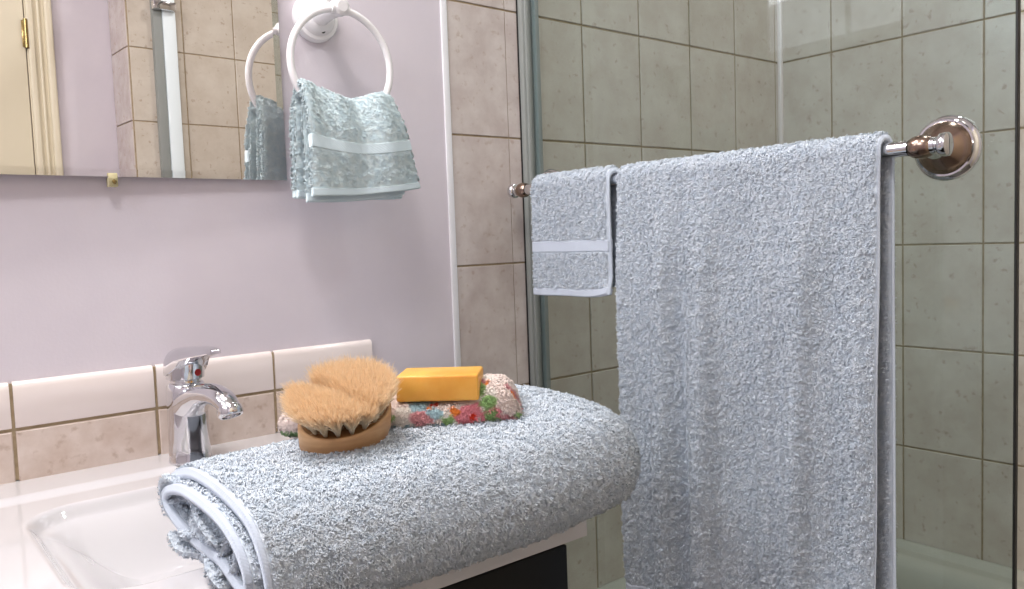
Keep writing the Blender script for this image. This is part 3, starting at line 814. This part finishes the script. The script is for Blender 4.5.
# front-face pattern as in the photo (a along, b ~ .105..: front side of the section)
fb = .11
BL += [(.113,fb-.004,.011,'green'),(.132,fb-.012,.008,'white'),(.133,fb+.004,.008,'white'),(.150,fb,.011,'pink'),(.164,fb-.008,.008,'blue'),(.158,fb-.018,.004,'orange'),(.176,fb+.004,.007,'green'),(.181,fb-.012,.004,'orange'),(.195,fb,.014,'rose'),(.199,fb+.002,.005,'red'),(.184,fb-.006,.0035,'orange'),(.214,fb-.006,.008,'green'),(.217,fb+.008,.006,'green'),(.205,fb-.028,.010,'green'),(.197,fb-.045,.013,'white'),(.193,fb-.050,.0045,'red'),(.207,fb-.042,.006,'pink')]
N_ = normals(C)
cm = C.mean(axis=1, keepdims=True)
flipn = ((C-cm)*N_).sum() < 0
Pp = C; Nn = -N_ if flipn else N_
colg = flower_col(S_.ravel(), T_.ravel())
parts = [(Pp.reshape(-1,3), grid_faces(na, nb, flip=flipn), colg, Nn.reshape(-1,3)), tufts(Pp, Nn, S_, T_, .0011, .0028, .0010, np.random.default_rng(3), None, flower_col)]
fo = raw_mesh('cloth_pile', parts, M['floral'], fl)

# ------------------------------------------------------------------ soap
so_c = np.array([.4390,-.3870]); sang = math.radians(-43)
bm = bmesh.new()
r = bmesh.ops.create_cube(bm, size=1); bmesh.ops.scale(bm, vec=(.0790,.0520,.0250), verts=r['verts'])
bmesh.ops.bevel(bm, geom=bm.edges[:], offset=.0022, segments=3, profile=.5, affect='EDGES')
bmesh.ops.subdivide_edges(bm, edges=bm.edges[:], cuts=0)
bmesh.ops.rotate(bm, cent=(0,0,0), matrix=Matrix.Rotation(sang,3,'Z'), verts=bm.verts)
bmesh.ops.translate(bm, vec=(so_c[0], so_c[1], .9592), verts=bm.verts)
so = from_bm('soap_bar', bm, M['soap'], None, True, 35)
tag(so, 'rectangular honey-yellow soap bar resting on the floral cloth', 'soap')

# ------------------------------------------------------------------ brush, leaning back on the floral cloth
br = empty('body_brush', (.34,-.37,TOPZ)); tag(br, 'oval wooden body brush with fluffy cream bristles up, left of the soap', 'brush')
bl, bw, bh = .0475, .0350, .0275
BO = Vector((.3360,-.3835,.9235))                    # centre of the wooden back's underside
BU = Vector((-.14,-.33,.90)).normalized()            # its axis, tipped forward by the cloth under its rear edge
BXv = Vector((.90,.36,0)); BXv = (BXv-BU*BXv.dot(BU)).normalized(); BYv = BU.cross(BXv)
def oval(z, k, n=72):
    return [BO+BXv*(bl*k*math.cos(a))+BYv*(bw*k*math.sin(a))+BU*z for a in np.linspace(0,2*PI,n,endpoint=False)]
ring_loft('brush_back', [oval(0,.90),oval(.002,.955),oval(.006,.985),oval(.016,1.0),oval(bh-.003,1.0),oval(bh-.001,.99),oval(bh,.965),oval(bh,.93),oval(bh-.0025,.915)], M['wood'], br, angle=40)
ring_loft('bristle_bed', [oval(bh-.006,.925),oval(bh-.0022,.925),oval(bh-.0020,.90)], M['wood_top'], br, angle=50)
rv = np.random.default_rng(12)
holes = []
for ringk, cnt in ((.80,18),(.58,13),(.34,8),(.12,3)):
    for k in range(cnt):
        a = 2*PI*(k+.5*(ringk<.7))/cnt; holes.append((ringk*math.cos(a), ringk*math.sin(a), ringk))
Vv, Ff, Cc, off = [], [], [], 0
root_c, mid_c, tip_c = (np.array(s2l(c)[:3]) for c in ((.95,.92,.85),(.97,.92,.83),(.975,.89,.765)))
bo, bx_, by_, bu_ = (np.array(v) for v in (BO, BXv, BYv, BU))
for hx, hy, rk in holes:
    n = 1250
    base = bo+bx_*bl*hx+by_*bw*hy+bu_*(bh-.002)
    rr_ = np.sqrt(rv.random(n)); aa = rv.random(n)*2*PI
    lx, ly = rr_*np.cos(aa), rr_*np.sin(aa)
    side_ = np.sign(hx+.22)
    outx = hx*np.where(hx > 0, .0060, .0095)+lx*.0070+side_*.0010-.0040; outy = hy*.0080+ly*.0075
    Lh = (.0315-.0035*rk**2)*(1+rv.normal(0,.06,n))
    # the crown is parted a third of the way along
    tx = hx+(outx/bl)*.9
    notch = np.exp(-((tx+.22)/.13)**2)
    Lh = Lh*(1-(.16+.50*np.clip(hy*1.3+.1,0,1))*notch)*np.where(tx > -.22, 1.04, 1.02)
    r0 = .0014
    t0 = base+bx_[None]*(lx*r0)[:,None]+by_[None]*(ly*r0)[:,None]
    def at(f, sprd): return t0+(bx_[None]*outx[:,None]+by_[None]*outy[:,None])*sprd+bu_[None]*(Lh*f)[:,None]
    jit = rv.normal(0,.0016,(n,3))
    P0, P1, P2, P3 = t0, at(.36,.30)+jit*.2, at(.74,.80)+jit*.7, at(1.0,1.15)+jit*1.5
    sdv = rv.normal(0,1,(n,3)); sdv /= np.linalg.norm(sdv,axis=1,keepdims=True)
    w = .00024
    V = np.stack([P0-sdv*w,P0+sdv*w,P1-sdv*w,P1+sdv*w,P2-sdv*w*.9,P2+sdv*w*.9,P3-sdv*w*.45,P3+sdv*w*.45],1).reshape(-1,3)
    b_ = (np.arange(n)*8)[:,None]+off
    Ff.append(np.concatenate([b_+np.array([[0,1,3,2]]),b_+np.array([[2,3,5,4]]),b_+np.array([[4,5,7,6]])])); off += n*8
    cv = np.stack([root_c,root_c,mid_c,mid_c,tip_c,tip_c,tip_c,tip_c])
    var = (.92+.16*rv.random((n,1,1)))
    Cc.append((cv[None]*var).reshape(-1,3)); Vv.append(V)
raw_mesh('bristles', [(np.concatenate(Vv), np.concatenate(Ff), np.concatenate(Cc))], M['bristle'], br)

# ------------------------------------------------------------------ lights (all out of view; window and tub lamp added for balance)
def lamp_mat(strength):
    m, nt, b = new_mat('lamp_glow'); b.inputs['Emission Color'].default_value = (1,.93,.86,1); b.inputs['Emission Strength'].default_value = strength
    b.inputs['Base Color'].default_value = (.9,.9,.9,1); return m
def area(name, loc, rot, size, power, color, size_y=None):
    l = bpy.data.lights.new(name, 'AREA'); l.energy = power; l.color = color; l.size = size
    if size_y: l.shape = 'RECTANGLE'; l.size_y = size_y
    else: l.shape = 'DISK'
    o = bpy.data.objects.new(name, l); col.objects.link(o); o.location = loc; o.rotation_euler = rot; return o
cl = tag(empty('ceiling_light', (-.10,-.85,CEIL)), 'round white ceiling lamp over the middle of the bathroom', 'lamp')
lathe('lamp_shade', (-.10,-.85,CEIL-.0005), (0,0,-1), [(0,.15),(.02,.155),(.045,.14),(.065,.10),(.072,.03)], lamp_mat(6), cl)
area('ceiling_lamp_light', (-.10,-.85,CEIL-.09), (0,0,0), .28, 5.6, (1,.97,.95))
vl = tag(empty('vanity_light', (.02,-.05,2.08)), 'white bar lamp on the wall above the mirror', 'lamp')
box('lamp_base', (-.20,-.03,2.04), (.24,-.0005,2.12), M['white_plastic'], vl, .004)
lathe('lamp_tube', (-.19,-.06,2.08), (1,0,0), [(0,.02),(.005,.028),(.415,.028),(.42,.02)], lamp_mat(6), vl)
area('vanity_lamp_light', (.10,-.16,2.04), (math.radians(-30),0,0), .42, 8, (1,.95,.92), .09)
wn = tag(empty('added_window', (-.9,-.50,1.74)), kind='structure')  # unseen window, added for brightness and cool colour balance
bm = bmesh.new()
for lo, hi in (((-.90,-.86,1.72),(-.885,-.14,1.76)),((-.90,-.86,2.26),(-.885,-.14,2.30)),((-.90,-.86,1.72),(-.885,-.82,2.30)),((-.90,-.18,1.72),(-.885,-.14,2.30)),((-.90,-.51,1.74),(-.888,-.49,2.28))): box_bm(bm, lo, hi, .002)
from_bm('added_window_frame', bm, M['white_plastic'], wn, True, 40)
pane = lamp_mat(2.0); pane.node_tree.nodes['Principled BSDF'].inputs['Emission Color'].default_value = (.82,.91,1,1)
box('added_window_pane', (-.899,-.83,1.75), (-.896,-.17,2.27), pane, wn)
area('added_daylight', (-.88,-.50,2.01), (0,math.radians(-78),0), .50, 8.0, (.88,.95,1), .64)
sl = tag(empty('added_tub_lamp', (1.25,-.7,CEIL)), 'small round fill lamp added above the bathtub', 'lamp')  # unseen lamp, added to brighten the shower
lathe('lamp_shade', (1.25,-.7,CEIL-.0005), (0,0,-1), [(0,.07),(.012,.072),(.018,.05)], lamp_mat(4), sl)
area('tub_fill_light', (1.25,-.7,CEIL-.03), (0,0,0), .12, 4.6, (1,1,.985))
w_ = bpy.data.worlds.new('World'); scn.world = w_; w_.use_nodes = True
w_.node_tree.nodes['Background'].inputs[0].default_value = (.8,.85,.9,1); w_.node_tree.nodes['Background'].inputs[1].default_value = .0

# ------------------------------------------------------------------ camera
fpx, yaw, pit, roll = 808.99, .6827, -.0678, -.0360
fwd = Vector((math.sin(yaw)*math.cos(pit), math.cos(yaw)*math.cos(pit), math.sin(pit)))
rt = Vector((math.cos(yaw), -math.sin(yaw), 0)); up = rt.cross(fwd)
r2 = rt*math.cos(roll)+up*math.sin(roll); u2 = -rt*math.sin(roll)+up*math.cos(roll)
cam = bpy.data.cameras.new('camera'); cam.sensor_width = 36; cam.lens = fpx/1024*36; cam.clip_start = .01
co = bpy.data.objects.new('camera', cam); col.objects.link(co)
mw = Matrix((r2, u2, -fwd)).transposed().to_4x4(); mw.translation = Vector((0,-1.0422,H0-.3725)); co.matrix_world = mw
scn.camera = co
vs = scn.view_settings
vs.view_transform = 'Standard'; vs.look = 'None'; vs.gamma = 1; vs.use_curve_mapping = False; vs.exposure = 0.24
